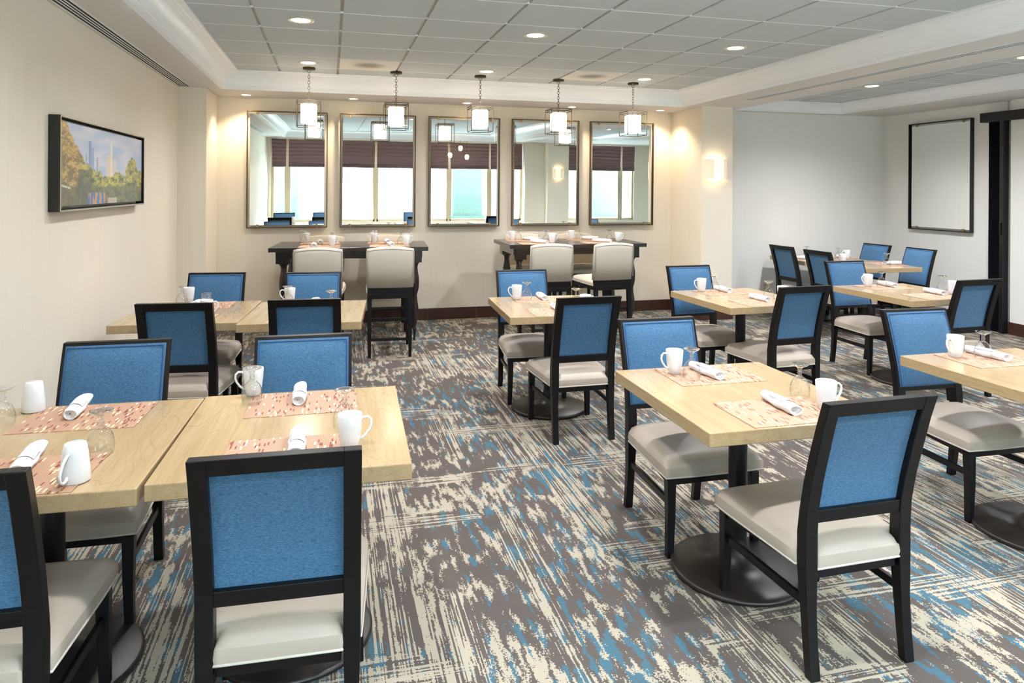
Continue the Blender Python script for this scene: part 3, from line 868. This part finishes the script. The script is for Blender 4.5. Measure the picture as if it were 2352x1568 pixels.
def make_napkin():
    m = MB(); L = .225; N = 20; n = 22; secs = []
    for i in range(N + 1):
        t = i / N; y = -L / 2 + L * t; sec = []
        rr = .021 * (1 + .16 * math.sin(t * 3.0 + .4) + .05 * math.sin(t * 17))
        if t < .12: rr *= .93 + .07 * t / .12
        for k in range(n):
            a = 2 * PI * k / n
            w_ = 1 + .035 * math.sin(3 * a + t * 7) + .03 * math.sin(a * 2 - t * 11)
            z = .019 + rr * .88 * w_ * math.sin(a); x = rr * 1.15 * w_ * math.cos(a)
            sl = (-.5 if t < .5 else .9) * x if (t < .08 or t > .92) else 0
            sec.append((x, y + sl * .6, max(.0006, z)))
        secs.append(sec)
    def cap(sec, dy):
        cx = sum(p[0] for p in sec) / n; cz = sum(p[2] for p in sec) / n; cy = sum(p[1] for p in sec) / n
        r1 = [(cx + (x - cx) * .8, y, cz + (z - cz) * .78) for x, y, z in sec]
        r2 = [(cx + (x - cx) * .70, y + dy * .5, cz + (z - cz) * .68) for x, y, z in sec]
        r3 = [(cx + (x - cx) * .45, y + dy * .2, cz + (z - cz) * .42) for x, y, z in sec]
        r4 = [(cx + (x - cx) * .25, y + dy * .7, cz + (z - cz) * .22) for x, y, z in sec]
        return [sec, r1, r2, r3, r4]
    m.loft(secs, True, False)
    c1 = cap(secs[0], .02); m.loft(c1[::-1], True, False); m.add(c1[-1], [tuple(range(n))])
    c2 = cap(secs[-1], -.02); m.loft(c2, True, False); m.add(c2[-1], [tuple(range(n))])
    o = m.build('rolled_napkin', M['napkin']); tag(o, None, 'napkin', 'rolled white napkins')
    # loose outer fold
    f = MB(); secs = []
    for k in range(10):
        a = R(20 + k * 13); secs.append([(.0285 * math.cos(a), -.05, .019 + .0245 * math.sin(a)), (.0285 * math.cos(a), .02 + .03 * k / 9, .019 + .0245 * math.sin(a)), (.0270 * math.cos(a), .02 + .03 * k / 9, .019 + .023 * math.sin(a)), (.0270 * math.cos(a), -.05, .019 + .023 * math.sin(a))])
    f.loft(secs, True); f.build('fold', M['napkin'], o)
    return o
MUG, GOB, TUM, NAP = make_mug(), make_goblet(), make_tumbler(), make_napkin()
ZP = .7619

# (table, side, kind, coordinates)
IT = {
 'T1': [('far', 'mugI', -1.09, 3.035), ('near', 'mugI', -.714, 2.285), ('far', 'gl', -1.128, 2.868), ('near', 'gl', -.708, 2.50), ('far', 'nap', -.925, 2.99, 4), ('near', 'nap', -.895, 2.455, 6)],
 'T2': [('far', 'mug', -.302, 3.056, 184), ('far', 'gl', -.297, 2.955), ('far', 'nap', -.115, 2.97, 0), ('near', 'gl', .054, 2.560), ('near', 'mug', .068, 2.365, 0), ('near', 'nap', -.10, 2.41, 0)],
 'BL1': [('far', 'mug', -1.008, 5.60, 184), ('far', 'gl', -1.040, 5.512), ('far', 'tum', -.868, 5.50), ('far', 'nap', -.92, 5.42, -14), ('near', 'mug', -.785, 4.97, 0)],
 'BL2': [('far', 'mug', -.284, 5.42, 184), ('far', 'gl', -.295, 5.325), ('far', 'nap', -.115, 5.31, -12), ('near', 'gl', .012, 5.023)],
 'T3': [('far', 'mug', 1.402, 5.20, 184), ('far', 'gl', 1.470, 5.16), ('far', 'nap', 1.605, 5.21, -3), ('near', 'gl', 1.729, 4.765), ('near', 'nap', 1.562, 4.69, 2), ('near', 'mug', 1.75, 4.63, 0)],
 'T4': [('far', 'mug', 3.031, 5.27, 184), ('far', 'gl', 3.128, 5.22), ('far', 'nap', 3.215, 5.25, 2), ('near', 'gl', 3.359, 4.81), ('near', 'mug', 3.415, 4.715, 0), ('near', 'nap', 3.243, 4.77, 3)],
 'T5': [('far', 'mug', 1.561, 2.955, 184), ('far', 'gl', 1.592, 2.850), ('far', 'nap', 1.695, 2.91, 6), ('near', 'gl', 1.893, 2.497), ('near', 'mug', 1.891, 2.335, 0), ('near', 'nap', 1.727, 2.40, -3)],
 'T6': [('far', 'mug', 4.658, 5.22, 184), ('far', 'gl', 4.750, 5.16), ('far', 'nap', 4.850, 5.21, -3), ('near', 'gl', 5.036, 4.80), ('near', 'mug', 5.020, 4.677, 0), ('near', 'nap', 4.890, 4.74, -6)],
 'T7': [('far', 'mug', 3.141, 2.912, 190), ('far', 'gl', 3.251, 2.850), ('far', 'nap', 3.30, 2.875, 5)],
 'T8': [('near', 'gl', 6.20, 6.66), ('near', 'nap', 6.32, 6.70, 88), ('far', 'mug', 5.85, 6.95, 90), ('far', 'nap', 5.76, 6.72, 88)],
 'T9': [('near', 'gl', 6.17, 7.42), ('near', 'mug', 6.27, 7.38, 184), ('near', 'nap', 6.32, 7.52, 88), ('far', 'gl', 5.94, 7.72), ('far', 'nap', 5.72, 7.50, 88)],
}
def put(kind, x, y, z, a, where, mx=0):
    if kind == 'mug': place(MUG, (x, y, z), R(a), 'white upright mug ' + where)
    elif kind == 'mugI': place(MUG, (x, y, z + .110), R(a), 'upside-down white mug ' + where, rx=PI)
    elif kind == 'gl': place(GOB, (x, y, z), 0, 'upside-down clear goblet ' + where)
    elif kind == 'tum': place(TUM, (x, y, z), 0, 'short glass tumbler ' + where)
    elif kind == 'nap': place(NAP, (x, y, z), R(a), 'rolled white napkin ' + where)
for k, lst in IT.items():
    for it in lst:
        sd, kind, x, y = it[:4]; a = it[4] if len(it) > 4 else ((-105 if y < 2.5 else 85) if kind == 'mugI' else 160)
        if k in ('T8', 'T9'): sd = 'left' if sd == 'far' else 'right'
        put(kind, x, y, ZP, a, f'at the {sd} seat of the {TB[k][3]}')

# bar tables
def make_bar():
    e = empty('bar_table'); tag(e, None, 'bar table', 'dark bar height tables')
    hw, hd = .805, .44
    MB().box(-hw, hw, -hd, hd, .958, 1.0).build('tabletop', M['bar'], e, bevel=.003)
    a = MB(); i = .06
    a.box(-hw + i + .02, hw - i - .02, -hd + i, -hd + i + .022, .882, .958); a.box(-hw + i + .02, hw - i - .02, hd - i - .022, hd - i, .882, .958)
    a.box(-hw + i, -hw + i + .022, -hd + i + .02, hd - i - .02, .882, .958); a.box(hw - i - .022, hw - i, -hd + i + .02, hd - i - .02, .882, .958)
    a.build('apron', M['bar'], e, bevel=.002)
    prof = [(.011, 0), (.016, .10), (.020, .112), (.020, .125), (.015, .132), (.026, .19), (.038, .25), (.043, .30), (.040, .35), (.028, .43), (.025, .48), (.034, .52), (.040, .535), (.040, .548), (.044, .56), (.047, .62), (.045, .67), (.034, .73), (.029, .775), (.034, .805), (.052, .828), (.06, .832)]
    for sx in (-1, 1):
        for sy in (-1, 1):
            cx, cy = sx * (hw - i - .075), sy * (hd - i - .07)
            m = MB().lathe([(r, z) for r, z in prof], 28, cx, cy)
            m.box(cx - .07, cx + .07, cy - .067, cy + .067, .832, .957); m.build('leg', M['bar'], e)
    return e
bt = make_bar()
BT = {'L': (.235, 7.80, -4.5), 'R': (2.722, 7.79, -1.5)}
place(bt, (BT['L'][0], BT['L'][1], 0), R(-4.5), 'dark bar height table with turned legs, left of the two')
place(bt, (BT['R'][0], BT['R'][1], 0), R(-1.5), 'dark bar height table with turned legs, right of the two')
def make_stool():
    e = empty('bar_stool'); tag(e, None, 'bar stool', 'taupe upholstered bar stools')
    # back: curved top slab
    m = MB(); n = 14; secs = []
    for i in range(n + 1):
        x = -.222 + .444 * i / n; a = abs(2 * i / n - 1)
        zt = 1.058 - .022 * a ** 2.2; bow = .014 * (1 - a * a)
        ey = .012 * max(0, (a - .85) / .15)
        yr0, yr1 = -.262 - bow, -.300 - bow
        secs.append([(x, yr0 + ey, .664), (x, yr1 + ey, .86), (x, yr1 - .008 + ey, zt - .014), (x, yr1 + .006, zt), (x, yr1 + .040 - ey, zt), (x, yr1 + .052 - ey, zt - .014), (x, yr0 + .062 - ey, .664)])
    m.loft(secs, True); bk = m.build('backrest', M['stool'], e)
    pp = []
    for i in range(n + 1):
        x = -.222 + .444 * i / n; a = abs(2 * i / n - 1); zt = 1.058 - .022 * a ** 2.2; bow = .014 * (1 - a * a)
        pp.append((x, -.308 - bow + .012 * max(0, (a - .85) / .15), zt - .020))
    MB().tube([(-.222, -.285, .70)] + pp + [(.222, -.285, .70)], .0045, 6).build('piping', M['welt'], bk)
    m, low = pad(.46, .43, -.24, .29, .602, .665, .02); s = m.build('seat', M['stool'], e)
    MB().tube([(x * 1.004, .025 + (y - .025) * 1.004, .605) for x, y, z in low], .004, 6, True).build('piping', M['welt'], s)
    f = MB(); f.box(-.213, .213, -.275, .27, .560, .600); f.build('seat_frame', M['frame'], e, bevel=.002)
    f = MB(); f.box(-.213, .213, -.262, -.225, .600, .664); f.build('back_frame', M['frame'], e)
    for sx in (-1, 1):
        MB().bar([(sx * .191, -.268, 0, .028, .028), (sx * .192, -.25, .56, .042, .042)]).build('leg', M['frame'], e, bevel=.003)
        MB().bar([(sx * .196, .262, 0, .028, .028), (sx * .192, .25, .56, .042, .042)]).build('leg', M['frame'], e, bevel=.003)
        MB().beam((sx * .191, -.258, .20), (sx * .194, .256, .20), .018, .026).build('stretcher', M['frame'], e)
    MB().beam((-.19, .256, .27), (.19, .256, .27), .03, .022).build('footrest', M['bar'], e)
    MB().beam((-.19, -.262, .17), (.19, -.262, .17), .018, .024).build('stretcher', M['frame'], e)
    MB().beam((-.19, -.256, .36), (.19, -.256, .36), .018, .026).build('stretcher', M['frame'], e)
    return e
bs = make_stool()
for x, y, a, lab in [(-.085, 7.03, -4, 'taupe bar stool on the near side of the left bar table, left one'),
                     (.575, 7.00, -3, 'taupe bar stool on the near side of the left bar table, right one'),
                     (2.205, 7.07, -1, 'taupe bar stool on the near side of the right bar table, left one'),
                     (2.865, 7.08, 4, 'taupe bar stool on the near side of the right bar table, right one'),
                     (-.075, 8.17, 176, 'taupe bar stool behind the left bar table, left one by the wall'),
                     (.645, 8.17, 177, 'taupe bar stool behind the left bar table, right one by the wall'),
                     (2.34, 8.17, 180, 'taupe bar stool behind the right bar table, left one by the wall'),
                     (3.04, 8.17, 180, 'taupe bar stool behind the right bar table, right one by the wall')]:
    place(bs, (x, y, 0), R(a), lab)
# bar settings
for tk, mats, nm_ in (('L', ((-.10, 7.57), (-.10, 8.0), (.62, 7.53), (.62, 7.96)), 'left bar table'), ('R', ((2.27, 7.55), (2.23, 8.0), (3.02, 7.54), (3.0, 7.99)), 'right bar table')):
    for j, (x, y) in enumerate(mats):
        place(pm, (x, y, 1.0002), R(BT[tk][2]), 'orange striped placemat on the ' + nm_ + ', ' + ['near left seat', 'far left seat', 'near right seat', 'far right seat'][j])
ZB = 1.0019
B = [
 ('mug', .026, 7.6, 0, 'at the near left seat of the left bar table'), ('gl', .025, 7.72, 0, 'at the near left seat of the left bar table'),
 ('mug', .798, 7.56, 0, 'at the near right seat of the left bar table'), ('gl', .752, 7.66, 0, 'at the near right seat of the left bar table'),
 ('nap', -.160, 7.56, 2, 'at the near left seat of the left bar table'), ('nap', .635, 7.52, 2, 'at the near right seat of the left bar table'),
 ('mug', -.253, 8.05, 180, 'at the far left seat of the left bar table'), ('gl', -.275, 7.95, 0, 'at the far left seat of the left bar table'),
 ('mug', .483, 8.0, 180, 'at the far right seat of the left bar table'), ('gl', .485, 7.90, 0, 'at the far right seat of the left bar table'),
 ('nap', -.10, 7.98, 2, 'at the far left seat of the left bar table'), ('nap', .627, 7.94, 2, 'at the far right seat of the left bar table'),
 ('mug', 2.455, 7.57, 0, 'at the near left seat of the right bar table'), ('gl', 2.411, 7.66, 0, 'at the near left seat of the right bar table'), ('nap', 2.30, 7.58, 40, 'at the near left seat of the right bar table'),
 ('mug', 3.270, 7.58, 0, 'at the near right seat of the right bar table'), ('gl', 3.194, 7.66, 0, 'at the near right seat of the right bar table'), ('nap', 3.06, 7.58, 50, 'at the near right seat of the right bar table'),
 ('mug', 2.103, 8.03, 180, 'at the far left seat of the right bar table'), ('gl', 2.173, 8.0, 0, 'at the far left seat of the right bar table'), ('nap', 2.33, 8.0, 45, 'at the far left seat of the right bar table'),
 ('mug', 2.850, 8.03, 180, 'at the far right seat of the right bar table'), ('gl', 2.930, 7.98, 0, 'at the far right seat of the right bar table'), ('nap', 3.07, 7.99, 60, 'at the far right seat of the right bar table'),
]
for kind, x, y, a, wh in B: put(kind, x, y, ZB, a, wh)

# crumbs on the carpet
for x, y, c, lab in ((-.455, 3.06, (220, 160, 60), 'small yellow crumb on the carpet beside the front left chair leg'), (.155, 2.04, (150, 70, 40), 'small reddish crumb on the carpet right of the nearest chair')):
    m = MB(); secs = []
    m.lathe([(.0, 0), (.007, .001), (.010, .005), (.006, .010), (0, .012)], 8, x, y, cap=False)
    m.lathe([(.0, 0), (.005, .001), (.006, .004), (0, .008)], 7, x + .012, y + .004, cap=False)
    tag(m.build('crumb', plain('crumb', c, .8)), lab, 'crumb')
# small glass pendants by the windows, seen only in the mirrors
def make_gp():
    e = empty('glass_pendant'); tag(e, None, 'pendant lamp', 'small glass pendants by the windows')
    MB().lathe([(.003, .12), (.003, ZS)], 8).build('cord', M['blackframe'], e)
    MB().lathe([(.035, 0), (.05, .06), (.045, .11), (.012, .13)], 20).build('lamp_shade', M['lamp'], e)
    return e
gp = make_gp()
for i, (x, y) in enumerate(((3.05, -1.15), (3.25, -.75), (3.48, -1.1))):
    o = place(gp, (x, y, 0), 0, 'small glass pendant reflected in the middle mirror, ' + ['left', 'centre', 'right'][i] + ' of three')
    for c_ in o.children: c_.location.z = (2.20, 2.38, 2.16)[i] - 0
    for c_ in o.children:
        if c_.name.startswith('cord'): c_.scale.z = (ZS - (2.20, 2.38, 2.16)[i] - .12) / (ZS - .12); c_.location.z += .12 * (1 - c_.scale.z)
